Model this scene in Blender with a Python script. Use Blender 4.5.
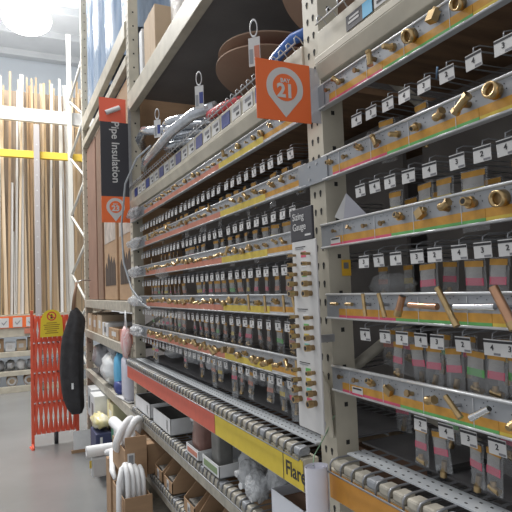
import bpy, math, random
from mathutils import Vector, Matrix, Euler
random.seed(7)
for o in list(bpy.data.objects): bpy.data.objects.remove(o)
SC = bpy.context.scene
COL = SC.collection
PI = math.pi
H = 1.55
# ---------------------------------------------------------------- camera
def make_camera():
    f, yaw, pitch, roll = 534.0, math.radians(25.18), math.radians(3.44), math.radians(2.13)
    F = Vector((math.sin(yaw)*math.cos(pitch), math.cos(yaw)*math.cos(pitch), math.sin(pitch)))
    R = Vector((math.cos(yaw), -math.sin(yaw), 0)); U = R.cross(F)
    R2 = R*math.cos(roll) - U*math.sin(roll); U2 = R*math.sin(roll) + U*math.cos(roll)
    cd = bpy.data.cameras.new('camera'); cd.sensor_width = 36; cd.lens = 36*f/512
    cd.clip_start = .02; cd.clip_end = 200
    cam = bpy.data.objects.new('camera', cd); COL.objects.link(cam)
    m = Matrix((R2, U2, -F)).transposed().to_4x4(); m.translation = Vector((0, 0, H))
    cam.matrix_world = m
    SC.camera = cam
make_camera()
# ---------------------------------------------------------------- world, lights, exposure
w = bpy.data.worlds.new('world'); SC.world = w; w.use_nodes = True
bg = w.node_tree.nodes['Background']; bg.inputs[0].default_value = (.97, .98, 1, 1); bg.inputs[1].default_value = .62
def area(loc, sx, sy, power, col=(1, .98, .95), rot=(0, 0, 0)):
    l = bpy.data.lights.new('ceiling_or_fill_area', 'AREA'); l.shape = 'RECTANGLE'; l.size = sx; l.size_y = sy; l.energy = power; l.color = col
    o = bpy.data.objects.new('ceiling_or_fill_light', l); COL.objects.link(o); o.location = loc; o.rotation_euler = rot
area((-.9, 2.6, 6.6), 1.0, 3.0, 130)
area((-.6, 7.6, 6.9), 1.0, 3.0, 330)
area((-.4, 8.6, 7.3), 2.5, 1.5, 250, rot=(-.5, 0, 0))
area((-.2, 11.6, 5.6), 2.5, 1.5, 55, rot=(math.pi, 0, 0))  # added uplight that brightens the far ceiling, no fixture there
SC.view_settings.view_transform = 'Standard'; SC.view_settings.look = 'None'; SC.view_settings.gamma = 1
SC.view_settings.use_curve_mapping = False
SC.view_settings.exposure = 0.0
# ---------------------------------------------------------------- materials
MT = {}
def mat(name, col, rough=.6, metal=0, noise=0, nscale=12, alpha=1, emit=0, bump=0, stretch=(1, 1, 1), tint=None, coat=0):
    if name in MT: return MT[name]
    m = bpy.data.materials.new(name); m.use_nodes = True; nt = m.node_tree; n = nt.nodes; b = n['Principled BSDF']
    b.inputs['Base Color'].default_value = (*col, 1); b.inputs['Roughness'].default_value = rough; b.inputs['Metallic'].default_value = metal
    if coat: b.inputs['Coat Weight'].default_value = coat
    if noise or bump:
        tc = n.new('ShaderNodeTexCoord'); mp = n.new('ShaderNodeMapping'); mp.inputs['Scale'].default_value = stretch
        nz = n.new('ShaderNodeTexNoise'); nz.inputs['Scale'].default_value = nscale; nz.inputs['Detail'].default_value = 5
        nt.links.new(tc.outputs['Object'], mp.inputs[0]); nt.links.new(mp.outputs[0], nz.inputs['Vector'])
        if noise:
            cr = n.new('ShaderNodeValToRGB'); cr.color_ramp.elements[0].position = .3; cr.color_ramp.elements[1].position = .7
            t = tint or tuple(c*(1-noise) for c in col)
            cr.color_ramp.elements[0].color = (*t, 1); cr.color_ramp.elements[1].color = (*col, 1)
            nt.links.new(nz.outputs['Fac'], cr.inputs[0]); nt.links.new(cr.outputs[0], b.inputs['Base Color'])
        if bump:
            bp = n.new('ShaderNodeBump'); bp.inputs['Strength'].default_value = bump; bp.inputs['Distance'].default_value = .02
            nt.links.new(nz.outputs['Fac'], bp.inputs['Height']); nt.links.new(bp.outputs[0], b.inputs['Normal'])
    if alpha < 1:
        b.inputs['Alpha'].default_value = alpha
    if emit:
        b.inputs['Emission Color'].default_value = (*col, 1); b.inputs['Emission Strength'].default_value = emit
    MT[name] = m
    return m
cream = mat('cream_rack_paint', (.60, .56, .46), .45, 0, .25, 9)
creamd = mat('worn_cream_paint', (.50, .47, .40), .5, 0, .35, 25)
hole = mat('dark_hole', (.03, .03, .03), .9)
railg = mat('grey_rail_paint', (.34, .36, .39), .45, .1, .15, 30)
raill = mat('pale_rail_edge', (.56, .58, .60), .3, .3)
amber = mat('amber_label', (.60, .31, .05), .5, 0, .2, 60)
yellow = mat('yellow_label', (.68, .52, .08), .5, 0, .15, 60)
salmon = mat('salmon_label', (.58, .22, .15), .5, 0, .15, 60)
pink = mat('pink_edge', (.64, .09, .17), .5)
green = mat('green_edge', (.13, .42, .12), .5)
white = mat('white_card', (.62, .62, .62), .6)
whitep = mat('white_plastic', (.80, .82, .84), .35, 0, .1, 20)
black = mat('black_print', (.03, .03, .035), .6)
brass = mat('brass', (.58, .42, .22), .3, 1, .25, 60)
brassd = mat('dull_brass', (.38, .27, .15), .4, 1, .25, 60)
copper = mat('copper', (.62, .36, .23), .3, 1, .2, 40)
chrome = mat('chrome', (.80, .82, .85), .18, 1)
steel = mat('galvanised_steel', (.55, .56, .58), .38, .85, .2, 40)
greyd = mat('grey_wire', (.30, .31, .33), .4, .6)
orange = mat('orange_sign', (.86, .17, .045), .5)
charcoal = mat('charcoal_sign', (.045, .045, .055), .5)
kraft = mat('kraft_cardboard', (.42, .27, .16), .8, 0, .15, 8, stretch=(1, 1, 4))
kraftd = mat('dark_kraft_cardboard', (.25, .15, .10), .8, 0, .2, 8)
kraftl = mat('light_kraft_cardboard', (.56, .43, .30), .8, 0, .1, 8)
board = mat('particle_board', (.27, .16, .09), .8, 0, .45, 5, stretch=(1, 6, 1))
peg = mat('dark_back_panel', (.165, .15, .14), .6, 0, .3, 6)
deckg = mat('grey_deck', (.17, .17, .18), .45, .2, .3, 10)
redbeam = mat('red_beam_label', (.66, .13, .085), .5, 0, .12, 30)
yelbeam = mat('yellow_beam_label', (.72, .55, .05), .5, 0, .08, 30)
orabeam = mat('orange_beam_label', (.62, .29, .05), .5, 0, .12, 30)
gate = mat('orange_gate_paint', (.82, .13, .07), .5, 0, .1, 20)
cloth = mat('dark_cloth', (.045, .045, .05), .9, 0, .3, 20, bump=.4)
bluep = mat('blue_plastic', (.06, .16, .50), .35)
redp = mat('red_plastic', (.60, .08, .09), .35)
navy = mat('navy_plastic', (.05, .07, .25), .4)
cyan = mat('cyan_print', (.12, .45, .72), .4)
def film(name, col, a, bump=.6, rough=.12, ns=40):
    m = mat(name, col, rough, 0, 0, ns, a, 0, bump)
    return m
clear = film('clear_plastic', (.62, .64, .66), .22)
wrap = film('crinkled_wrap', (.80, .83, .87), .55, 1.0, .1, 60)
bluewrap = mat('blue_stretch_wrap', (.48, .58, .72), .18, 0, .35, 3, bump=.9, stretch=(6, 6, .6), tint=(.20, .29, .44))
tubep = mat('glossy_clear_tubing', (.62, .66, .72), .10, .55, .3, 30, coat=.6)
lampm = mat('lamp_glow', (1, 1, .98), .5, emit=20)
def stick(i):
    cs = [(.82, .82, .80), (.62, .45, .27), (.75, .60, .42), (.50, .34, .20), (.88, .88, .86), (.68, .52, .36)]
    return mat('moulding_%d' % i, cs[i], .6, 0, .12, 8, stretch=(1, 1, .2))
# ---------------------------------------------------------------- mesh builder
class MB:
    def __init__(s): s.v = []; s.f = []; s.m = []; s.sm = []; s.mats = []
    def mi(s, m):
        if m not in s.mats: s.mats.append(m)
        return s.mats.index(m)
    def add(s, vs, fs, m, smooth=False):
        o = len(s.v); s.v += [tuple(v) for v in vs]; k = s.mi(m)
        for f in fs: s.f.append(tuple(o+i for i in f)); s.m.append(k); s.sm.append(smooth)
        return s
    def box(s, x0, x1, y0, y1, z0, z1, m, M=None):
        vs = [Vector((x, y, z)) for x in (x0, x1) for y in (y0, y1) for z in (z0, z1)]
        if M: vs = [M @ v for v in vs]
        return s.add(vs, [(0, 1, 3, 2), (4, 6, 7, 5), (0, 4, 5, 1), (2, 3, 7, 6), (0, 2, 6, 4), (1, 5, 7, 3)], m)
    def cyl(s, p0, p1, r0, r1, m, n=12, cap=True, smooth=True, rot=0):
        p0 = Vector(p0); p1 = Vector(p1); a = (p1-p0).normalized()
        u = a.orthogonal().normalized(); w_ = a.cross(u)
        vs = []
        for p, r in ((p0, r0), (p1, r1)):
            for i in range(n):
                t = 2*PI*i/n+rot; vs.append(p + u*(r*math.cos(t)) + w_*(r*math.sin(t)))
        s.add(vs, [(i, (i+1) % n, n+(i+1) % n, n+i) for i in range(n)], m, smooth)
        if cap: s.add(vs, [tuple(range(n-1, -1, -1)), tuple(range(n, 2*n))], m)
        return s
    def pipe(s, p0, p1, ro, ri, m, n=14):      # hollow cylinder
        p0 = Vector(p0); p1 = Vector(p1); a = (p1-p0).normalized(); u = a.orthogonal().normalized(); w_ = a.cross(u); vs = []
        for p, r in ((p0, ro), (p1, ro), (p1, ri), (p0, ri)):
            for i in range(n):
                t = 2*PI*i/n; vs.append(p + u*(r*math.cos(t)) + w_*(r*math.sin(t)))
        fs = []
        for k in range(4):
            for i in range(n): fs.append((k*n+i, k*n+(i+1) % n, ((k+1) % 4)*n+(i+1) % n, ((k+1) % 4)*n+i))
        return s.add(vs, fs, m, True)
    def tube(s, pts, r, m, n=8, closed=False):
        P = [Vector(p) for p in pts]; N = len(P); vs = []; u = None
        for i, p in enumerate(P):
            a = (P[(i+1) % N]-P[i-1]) if closed else (P[min(i+1, N-1)]-P[max(i-1, 0)])
            a.normalize()
            u = a.orthogonal() if u is None else (u-a*u.dot(a))
            if u.length < 1e-5: u = a.orthogonal()
            u.normalize(); w_ = a.cross(u)
            rr = r[i] if isinstance(r, (list, tuple)) else r
            for k in range(n):
                t = 2*PI*k/n; vs.append(p+u*(rr*math.cos(t))+w_*(rr*math.sin(t)))
        fs = []
        for i in range(N if closed else N-1):
            j = (i+1) % N
            for k in range(n): fs.append((i*n+k, i*n+(k+1) % n, j*n+(k+1) % n, j*n+k))
        if not closed: fs += [tuple(range(n-1, -1, -1)), tuple(range((N-1)*n, N*n))]
        return s.add(vs, fs, m, True)
    def prism(s, poly, M, d, m):               # 2-D outline in M's xy-plane, pushed along z by d
        n = len(poly)
        vs = [M @ Vector((x, y, 0)) for x, y in poly]+[M @ Vector((x, y, d)) for x, y in poly]
        return s.add(vs, [tuple(range(n-1, -1, -1)), tuple(range(n, 2*n))]+[(i, (i+1) % n, n+(i+1) % n, n+i) for i in range(n)], m)
    def blob(s, c, r, m, n=14, k=9, amp=.15, seed=0, power=1):
        rnd = random.Random(seed); vs = []; fs = []
        for j in range(k+1):
            ph = PI*j/k
            for i in range(n):
                t = 2*PI*i/n; a = 1+(amp*rnd.uniform(-1, 1) if 0 < j < k else 0)
                def sp(q): return math.copysign(abs(q)**power, q)
                vs.append((c[0]+r[0]*a*sp(math.sin(ph))*sp(math.cos(t)), c[1]+r[1]*a*sp(math.sin(ph))*sp(math.sin(t)), c[2]+r[2]*(a if 0 < j < k else 1)*sp(math.cos(ph))))
        for j in range(k):
            for i in range(n): fs.append((j*n+i, (j+1)*n+i, (j+1)*n+(i+1) % n, j*n+(i+1) % n))
        return s.add(vs, fs, m, True)
    def mesh(s, name):
        me = bpy.data.meshes.new(name); me.from_pydata(s.v, [], s.f)
        for m in s.mats: me.materials.append(m)
        me.polygons.foreach_set('material_index', s.m); me.polygons.foreach_set('use_smooth', s.sm); me.update()
        return me
    def build(s, name, parent=None, bevel=0, sub=0, loc=None):
        o = bpy.data.objects.new(name, s.mesh(name)); COL.objects.link(o)
        if loc is not None: o.location = loc
        if parent: o.parent = parent
        if bevel:
            b = o.modifiers.new('b', 'BEVEL'); b.width = bevel; b.segments = 2; b.limit_method = 'ANGLE'
        if sub:
            b = o.modifiers.new('s', 'SUBSURF'); b.levels = sub; b.render_levels = sub
        return o
def tag(o, label, cat, group=None):
    o['label'] = label; o['category'] = cat
    if group: o['group'] = group
    return o
def thing(name, label, cat, loc=(0, 0, 0), rot=(0, 0, 0), group=None):
    o = bpy.data.objects.new(name, None); o.empty_display_size = .02; COL.objects.link(o); o.location = loc; o.rotation_euler = rot
    return tag(o, label, cat, group)
def struct(o): o['kind'] = 'structure'; return o
def frame(origin, ex, ey):
    ex = Vector(ex).normalized(); ey = Vector(ey).normalized(); ez = ex.cross(ey)
    m = Matrix((ex, ey, ez)).transposed().to_4x4(); m.translation = Vector(origin); return m
FACE = ((0, -1, 0), (0, 0, 1))     # on the shelf face, reads towards the camera side
SIGN = ((1, 0, 0), (0, 0, 1))
_tc = {}
def text_mesh(body, size, m, bold=0.0, depth=.0006):
    key = (body, size, m.name, bold)
    if key in _tc: return _tc[key]
    cu = bpy.data.curves.new('lettering', 'FONT'); cu.body = body; cu.size = size; cu.align_x = 'CENTER'; cu.align_y = 'CENTER'
    cu.extrude = depth; cu.offset = bold; cu.resolution_u = 3
    o = bpy.data.objects.new('lettering', cu); COL.objects.link(o)
    dg = bpy.context.evaluated_depsgraph_get(); me = bpy.data.meshes.new_from_object(o.evaluated_get(dg))
    bpy.data.objects.remove(o); me.materials.clear(); me.materials.append(m); _tc[key] = me
    return me
def text(body, size, m, F, parent, bold=0.0, name='lettering'):
    o = bpy.data.objects.new(name, text_mesh(body, size, m, bold)); COL.objects.link(o); o.parent = parent; o.matrix_local = F
    return o
ORD1 = 'first second third fourth fifth sixth seventh eighth ninth tenth eleventh twelfth thirteenth fourteenth fifteenth sixteenth seventeenth eighteenth nineteenth twentieth'.split()
def ordw(n):
    if n < 20: return ORD1[n]
    t = {2: 'twenty', 3: 'thirty'}[(n+1)//10]; r = (n+1) % 10
    return (t[:-1]+'ieth') if r == 0 else t+'-'+ORD1[r-1]
LEVEL = ['top', 'second', 'third', 'fourth', 'bottom']
# ================================================================ STRUCTURE
floorm = mat('polished_concrete', (.26, .265, .265), .22, 0, .18, 1.2)
struct(MB().box(-6, 2.4, -2, 16, -.1, 0, floorm).build('floor'))
ceilm = mat('pale_ceiling', (.60, .62, .64), .8, 0, .1, 2)
c = MB().box(-6, 2.4, -1, 15, 7.6, 7.7, ceilm)
for i in range(14):
    c.box(-6, 2.4, -.5+i*1.2, -.44+i*1.2, 7.45, 7.6, ceilm)
struct(c.build('ceiling'))
struct(MB().box(-6, 2.4, 14.5, 14.6, 0, 7.6, mat('pale_blue_wall', (.66, .71, .76), .8)).build('wall_far'))
struct(MB().box(1.95, 2.0, -1.5, 9.0, 0, 6.0, mat('rack_rear_sheeting', (.17, .16, .16), .8, 0, .2, 1)).build('wall_right'))
def high_bay(x, y, z, label):
    t = thing('high_bay_lamp', label, 'ceiling lamp', (x, y, z))
    MB().cyl((0, 0, .06), (0, 0, .32), .40, .14, steel, 24, True).build('lamp_housing', t)
    MB().blob((0, 0, .02), (.44, .44, .26), lampm, 24, 12, 0).build('lamp_lens', t)
    MB().cyl((0, 0, .32), (0, 0, 7.6-z), .01, .01, steel, 8).build('suspension_rod', t)
high_bay(.40, 10.6, 6.75, 'glaring round high-bay lamp hanging below the pale ceiling, top left')
# ================================================================ RACKS
YA, YB, YC, YZ = 1.286, 3.76, 6.24, -1.19
def upright(yc, label, top, zs=.0):
    t = thing('rack_upright', label, 'rack upright', (0, yc, 0))
    p = MB()
    x0 = .806; hw = .041; x1 = .876
    p.box(x0, x0+.004, -hw, hw, 0, top, cream); p.box(x0+.004, x1, -hw, -hw+.004, 0, top, cream); p.box(x0+.004, x1, hw-.004, hw, 0, top, cream)
    z = .08
    while z < top-.05:
        for s in (-1, 1):
            p.cyl((x0-.0006, s*.016-.001*s, z), (x0+.001, s*.016-.001*s, z), .0055, .0055, hole, 8)
            p.prism([(-.0055, 0), (.0055, 0), (.0025, -.014), (-.0025, -.014)], frame((x0-.0006, s*.015, z), *FACE) , .0003, hole)
        z += .051 if zs == 0 else .051
    z = .1
    while z < top-.05:
        p.box(x0+.030, x0+.041, -hw-.0006, -hw+.001, z, z+.012, hole); z += .1016
    p.build('front_post', t, .0015)
    MB().box(1.78, 1.85, -hw, hw, 0, top, cream).build('rear_post', t)
    b = MB(); z = .3
    while z+1 < top:
        b.tube([(x1, 0, z), (1.78, 0, z+.5)], .016, creamd, 6); b.tube([(1.78, 0, z+.5), (x1, 0, z+1)], .016, creamd, 6); z += 1.0
    b.build('brace', t)
    fp = MB().box(.775, .93, -.065, .065, 0, .008, steel); fp.build('foot_plate', t)
    return t
uA = upright(YA, 'cream slotted rack upright behind the orange bay 21 sign', 4.2)
uB = upright(YB, 'cream perforated rack upright right of the pipe insulation banner', 4.6)
uC = upright(YC, 'farthest cream rack upright, beside the scissor gate', 6.2)
# gusset plate at foot of upright A
MB().prism([(-.042, 0), (.042, 0), (.03, .13), (.0, .17), (-.03, .13)], frame((.798, 0, 1.14), *FACE), .004, cream).cyl((.793, 0, 1.17), (.797, 0, 1.17), .009, .009, steel, 12).build('beam_connector', uA)
def beam(y0, y1, z0, z1, label, face=None, m=None, x=.79, ridge=False, xd=.05):
    t = thing('shelf_beam', label, 'shelf beam', (0, 0, 0))
    b = MB().box(x, x+xd, y0, y1, z0, z1, m or cream)
    if ridge: b.box(x-.008, x, y0, y1, z0+.028, z0+.042, m or cream)
    b.build('beam_body', t, .003)
    return t
gap = .043
def wires(y0, y1, z, label, x=.785, pitch=.0457, drop=.03, deep=1.75, blocks=True):
    """wire deck: cross wires that bend down over the beam"""
    t = thing('wire_deck', label, 'wire deck')
    n = int((y1-y0)/pitch); w_ = MB(); bl = MB()
    for i in range(n+1):
        y = y0+.01+i*pitch
        w_.tube([(deep, y, z+.004), (x+.02, y, z+.004), (x+.002, y, z+.001), (x-.005, y, z-.007), (x-.005, y, z-drop)], .0028, greyd, 6)
    w_.build('cross_wires', t)
    l = MB()
    for xx in (x+.10, x+.3, x+.5, x+.75): l.tube([(xx, y0, z-.001), (xx, y1, z-.001)], .003, greyd, 6)
    l.tube([(x-.010, y0+.005, z-drop), (x-.010, y1-.005, z-drop)], .0025, greyd, 6)
    l.build('long_wires', t)
    if blocks:
        for i in range(n):
            y = y0+.01+i*pitch
            bl.box(x-.0015, x+.036, y+.005, y+pitch-.005, z-drop+.004, z+.001, creamd if i % 5 else railg)
        bl.build('beam_bosses', t, .006)
    return t
# ---- main deck, both bays
Y1, Y2 = YA+gap, YB-gap          # left bay (bay 21)
Y0 = YA-gap; YN = .30            # near bay runs out of the picture
for (a, b, nm) in ((YN, Y0, 'near'), (Y1, Y2, 'far')):
    if nm == 'near':
        b = 1.195
        t = beam(a, b, 1.008, 1.085, 'shelf beam with an amber label strip, lower right corner', x=.748)
        MB().box(.7455, .7465, a, b-.002, 1.012, 1.080, orabeam).build('label_strip', t)
    else:
        t = beam(a, b, .975, 1.068, 'shelf beam with long red and yellow label strips, lettered Flare', x=.748)
        MB().box(.7455, .7465, 2.03, b-.002, .980, 1.062, redbeam).build('label_strip', t)
        MB().box(.7455, .7465, a+.002, 2.025, .980, 1.062, yelbeam).build('label_strip', t)
        MB().box(.7450, .7454, 1.446, 1.450, .981, 1.061, black).build('label_divider', t)
        text('Flare', .060, black, frame((.7452, 1.374, 1.019), *FACE), t, .0008)
wires(YN, 1.195, 1.107, x=.745, label='wire deck curling over the amber beam in the near bay', drop=.026)
wires(Y1, Y2, 1.094, 'wire deck curling over the red and yellow beam', x=.745, drop=.028)
for (a, b, nm) in ((YN, Y0, 'near'), (Y1, Y2, 'far')):
    t = thing('perforated_strip', 'pale perforated steel strip lying on the %s' % ('near bay deck, lower right' if nm == 'near' else 'deck above the red and yellow beam'), 'metal strip')
    dz = .012 if nm == 'near' else 0
    p = MB().box(.795, .850, a+.01, b-.06, 1.1005+dz, 1.1045+dz, mat('pale_strip', (.62, .66, .70), .35, .2))
    y = a+.03
    while y < b-.08:
        p.box(.807, .811, y, y+.006, 1.1045+dz, 1.1052+dz, hole); p.box(.832, .836, y+.012, y+.018, 1.1045+dz, 1.1052+dz, hole); y += .026
    p.build('strip_body', t)
    tag(MB().box(.885, 1.15, a+.002, b-.002, 1.101+(.012 if nm == 'near' else 0), 1.106+(.012 if nm == 'near' else 0), deckg).build('deck_panel'), 'dark grey deck panel behind the pale strip in the %s bay' % ('near' if nm == 'near' else 'long left'), 'shelf panel')
for (a, b, nm) in ((YN, Y0, 'near bay'), (Y1, Y2, 'long left bay')):
    t = thing('back_panel', 'dark perforated back panel behind the %s hooks' % nm, 'back panel')
    p = MB().box(1.16, 1.175, a+.002, b-.002, 1.13, 2.09, peg)
    p.build('panel_sheet', t)
    p = MB().box(1.176, 1.20, a+.05, a+.08, 1.13, 2.09, steel).box(1.176, 1.20, b-.08, b-.05, 1.13, 2.09, steel); p.build('panel_rib', t)
    tag(MB().box(.85, 1.77, a, b, 2.145, 2.165, board).build('shelf_board'), 'brown particle board shelf above the %s rails' % nm, 'shelf board')
# ---- middle beams (over the rails)
def top_beam(a, b, label):
    t = thing('shelf_beam', label, 'shelf beam')
    p = MB().box(.80, .845, a, b, 2.125, 2.262, cream).box(.788, .80, a, b, 2.165, 2.185, cream)
    p.prism([(-.012, 0), (0, -.04), (0, 0)], frame((.80, b, 2.165), (1, 0, 0), (0, 0, 1)), (b-a), cream)
    p.build('beam_body', t, .002)
    return t
tb = top_beam(YN, Y0, 'cream step beam across the top of the near bay, with a blue label')
MB().box(.797, .799, .99, 1.10, 2.197, 2.236, charcoal).build('blue_label', tb)
MB().box(.7962, .797, .992, 1.03, 2.198, 2.235, cyan).box(.7962, .797, 1.045, 1.09, 2.212, 2.218, white).box(.7962, .797, 1.045, 1.085, 2.222, 2.227, white).build('label_print', tb)
MB().box(.797, .799, .62, .985, 2.200, 2.240, white).build('white_label', tb)
p = MB()
for i in range(4): p.box(.7962, .797, .94-i*.085, .975-i*.085, 2.207, 2.214, black).box(.7962, .797, .95-i*.085, .965-i*.085, 2.220, 2.231, black)
p.build('label_print', tb)
tb = top_beam(Y1, Y2, 'cream step beam with a row of blue and white labels, bay 21')
y = Y2-.12; i = 0
while y > Y1+.25:
    wd = .085
    MB().box(.797, .799, y-wd, y, 2.196, 2.250, white if i % 3 else navy).build('price_label', tb)
    if i % 3: MB().box(.7962, .797, y-wd+.012, y-.045, 2.205, 2.215, black).box(.7962, .797, y-wd+.015, y-.02, 2.225, 2.238, mat('grey_print', (.2, .2, .22), .6)).build('label_print', tb)
    y -= .108; i += 1
def loops(y0, y1, z, label, pitch=.05, x=.79):
    t = thing('wire_deck', label, 'wire deck')
    w_ = MB(); n = int((y1-y0)/pitch)
    for i in range(n+1):
        y = y0+.015+i*pitch
        w_.tube([(1.75, y, z), (x+.03, y, z), (x+.012, y, z+.022), (x, y, z+.028), (x-.006, y, z+.02), (x-.004, y, z+.002)], .0022, steel, 6)
    w_.build('cross_wires', t)
    MB().tube([(x-.006, y0+.01, z+.004), (x-.006, y1-.01, z+.004)], .0028, steel, 6).build('front_wire', t)
loops(YN, Y0-.01, 2.268, 'galvanised wire deck with curled ends above the near top beam')
loops(Y1, Y2, 2.268, 'galvanised wire deck with curled ends above the blue labels')
# ---- upper beams
beam(Y1, Y2, 2.83, 2.955, 'thick cream beam running up out of the picture over bay 21', x=.795)
beam(Y1, Y2, 2.83, 2.955, 'rear cream beam behind the thick upper beam', x=1.78)
tag(MB().box(.85, 1.77, Y1, Y2, 2.93, 2.95, mat('grey_shelf_sheet', (.30, .29, .29), .8, 0, .2, 4)).build('shelf_board'), 'grey shelf sheet overhead in bay 21', 'shelf board')
beam(YN, Y0, 2.83, 2.955, 'cream beam over the near bay, above the picture', x=.795)
beam(YB+gap, YC-gap, 3.40, 3.53, 'high pale beam carrying the blue wrapped bundles', x=.795)
beam(YB+gap, YC-gap, 3.20, 3.27, 'lower of the two high pale beams by the pipe insulation banner', x=.80)
# ---- bay 22 / 23 lower beams
BY0, BY1 = YB+gap, YC-gap
for z0, z1, zz in ((1.41, 1.49, 'below the tall pipe insulation cartons'), (1.09, 1.165, 'under the small cartons'), (.66, .735, 'under the clear bags and blue pack'), (.31, .38, 'lowest in the far bay')):
    beam(BY0, BY1, z0, z1, 'worn cream beam %s' % zz, m=creamd, x=.79)
    t = tag(MB().box(.845, 1.77, BY0, BY1, z1-.015, z1, deckg).build('deck_panel'), 'grey deck panel, far bay, %s' % zz, 'shelf panel')
# ---- bay 21 lower shelves
for z0, z1, zz in ((.695, .76, 'mid'), (.405, .465, 'low')):
    beam(Y1, Y2, z0, z1, 'worn cream beam of the %s' % ('shelf right under the red and yellow beam' if zz == 'mid' else 'lowest shelf, with cut kraft cartons'), m=creamd, x=.77)
    wires(Y1, Y2, z1+.022, 'wire deck of the %s' % ('shelf holding white trays and clear bags' if zz == 'mid' else 'lowest shelf under the kraft cartons'), x=.77, drop=.03)
beam(YN, Y0, .72, .80, 'cream beam under the amber beam, lower right', m=creamd, x=.77)
# ================================================================ RAILS
RZ = [2.103, 1.905, 1.717, 1.525, 1.333]
RH = .063
def rail(a, b, zt, label, segs, lv, near):
    t = thing('display_rail', label, 'display rail')
    p = MB().box(.797, .800, a, b, zt-RH, zt-.002, railg)
    n = 0; y = b-.06 if near else a+.05
    for i in range(int((b-a)/.0665)):
        yy = (1.190-i*.0669) if near else (1.40+i*.066)
        if yy < a+.02 or yy > b-.02: continue
        for dy, dz in ((-.012, -.012), (.010, -.010), (.001, -.006), (-.016, -.022), (.017, -.020)):
            p.box(.7964, .797, yy+dy-.0009, yy+dy+.0009, zt+dz-.0009, zt+dz+.0009, hole)
        if near and i % 2: p.box(.7950, .797, yy+.0335, yy+.035, zt-RH+.004, zt-.006, raill)
    p.build('rail_plate', t)
    MB().tube([(.7965, a, zt), (.7965, b, zt)], .0035, raill, 8).box(.795, .815, a, b, zt-.002, zt, raill).build('top_lip', t)
    MB().tube([(.795, a, zt-RH), (.795, b, zt-RH)], .0028, raill, 8).box(.795, .812, a, b, zt-RH-.002, zt-RH, raill).build('bottom_lip', t)
    for (s0, s1, m, em) in segs:
        s0 = max(s0, a); s1 = min(s1, b)
        if s1 <= s0: continue
        q = MB().box(.7955, .7968, s0, s1, zt-RH+.009, zt-RH+.026, m).box(.7955, .7968, s0, s1, zt-RH+.003, zt-RH+.009, em)
        q.build('label_strip', t)
    return t
for k, zt in enumerate(RZ):
    sh = (k*.013)
    e = 1.205+.0
    rail(YN, (1.318, 1.24, 1.262, 1.250, 1.238)[k], zt, 'grey display rail, %s of five in the near bay' % LEVEL[k],
         [(.965, 1.19, amber, pink), (.70, .964, amber, green), (YN, .699, amber, yellow)], k, True)
    rail(Y1+(.0 if k < 1 else 0), Y2+.03, zt, 'long grey display rail, %s of five in the left bay' % LEVEL[k],
         [(1.36, 1.60, amber, raill), (1.601, 2.02, yellow, yellow), (2.021, 3.33, salmon, salmon)], k, False)
# joining plates and clips over upright A
for k in (0, 1):
    t = tag(MB().box(.7935, .7960, Y0-.03, Y1+.04, RZ[k]-RH-.004, RZ[k]+.0, mat('bracket_grey', (.30, .32, .35), .35, .5)).build('splice_plate'), 'grey splice plate bridging the upright at the %s rails' % LEVEL[k], 'bracket')
    MB().cyl((.7915, YA-.02, RZ[k]-.012), (.7935, YA-.02, RZ[k]-.012), .004, .004, steel, 10).cyl((.7915, YA+.02, RZ[k]-.012), (.7935, YA+.02, RZ[k]-.012), .004, .004, steel, 10).cyl((.7915, YA+.02, RZ[k]-.05), (.7935, YA+.02, RZ[k]-.05), .004, .004, steel, 10).build('bolt', t)
# white tags stuck on the rails beside the post
for k, yy in ((2, 1.190), (4, 1.123)):
    t = tag(MB().box(.7938, .7948, yy-.022, yy+.022, RZ[k]-RH+.001, RZ[k]-RH+.023, white).build('price_tag'), 'white and pink tag stuck on the %s near rail beside the post' % LEVEL[k], 'price tag')
    MB().box(.7932, .7938, yy-.022, yy+.022, RZ[k]-RH+.001, RZ[k]-RH+.007, pink).box(.7932, .7938, yy-.018, yy+.018, RZ[k]-RH+.017, RZ[k]-RH+.021, black).build('tag_print', t)
# ================================================================ FITTINGS (local z points out of the rail, local x is up)
def thread(p, z0, z1, r, m, n=12):
    k = max(2, int((z1-z0)/.0022))
    for i in range(k):
        a = z0+(z1-z0)*i/k; b = z0+(z1-z0)*(i+.6)/k; c_ = z0+(z1-z0)*(i+1)/k
        p.cyl((0, 0, a), (0, 0, b), r*.93, r, m, n, False); p.cyl((0, 0, b), (0, 0, c_), r, r*.93, m, n, False)
    p.cyl((0, 0, z1-.0006), (0, 0, z1), r*.9, r*.9, m, n)
def fit_nipple():
    a = MB(); thread(a, 0, .008, .0062, brassd); b = MB(); b.cyl((0, 0, .008), (0, 0, .015), .0098, .0098, brass, 6, True, False)
    c_ = MB(); thread(c_, .015, .026, .007, brass); c_.cyl((0, 0, .0261), (0, 0, .0263), .0045, .0045, hole, 10)
    return [('threaded_end', a), ('hex_nut', b), ('threaded_end', c_)]
def fit_elbow():
    a = MB(); a.cyl((0, 0, 0), (0, 0, .016), .0062, .0068, brassd); a.blob((0, 0, .018), (.0085, .0085, .0085), brass, 12, 8, 0)
    b = MB(); b.cyl((.004, 0, .018), (.016, .003, .020), .0066, .0066, brass); b.cyl((.016, .003, .020), (.021, .004, .0207), .0085, .0085, brass, 6, True, False)
    return [('elbow_body', a), ('flared_end', b)]
def fit_tee():
    a = MB(); a.cyl((0, 0, 0), (0, 0, .016), .0055, .006, brassd)
    b = MB(); b.cyl((0, -.016, .018), (0, .016, .018), .0065, .0065, brass); b.cyl((0, -.019, .018), (0, -.012, .018), .0082, .0082, brass, 6, True, False); b.cyl((0, .012, .018), (0, .019, .018), .0082, .0082, brass, 6, True, False)
    return [('stem', a), ('cross_tube', b)]
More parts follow.
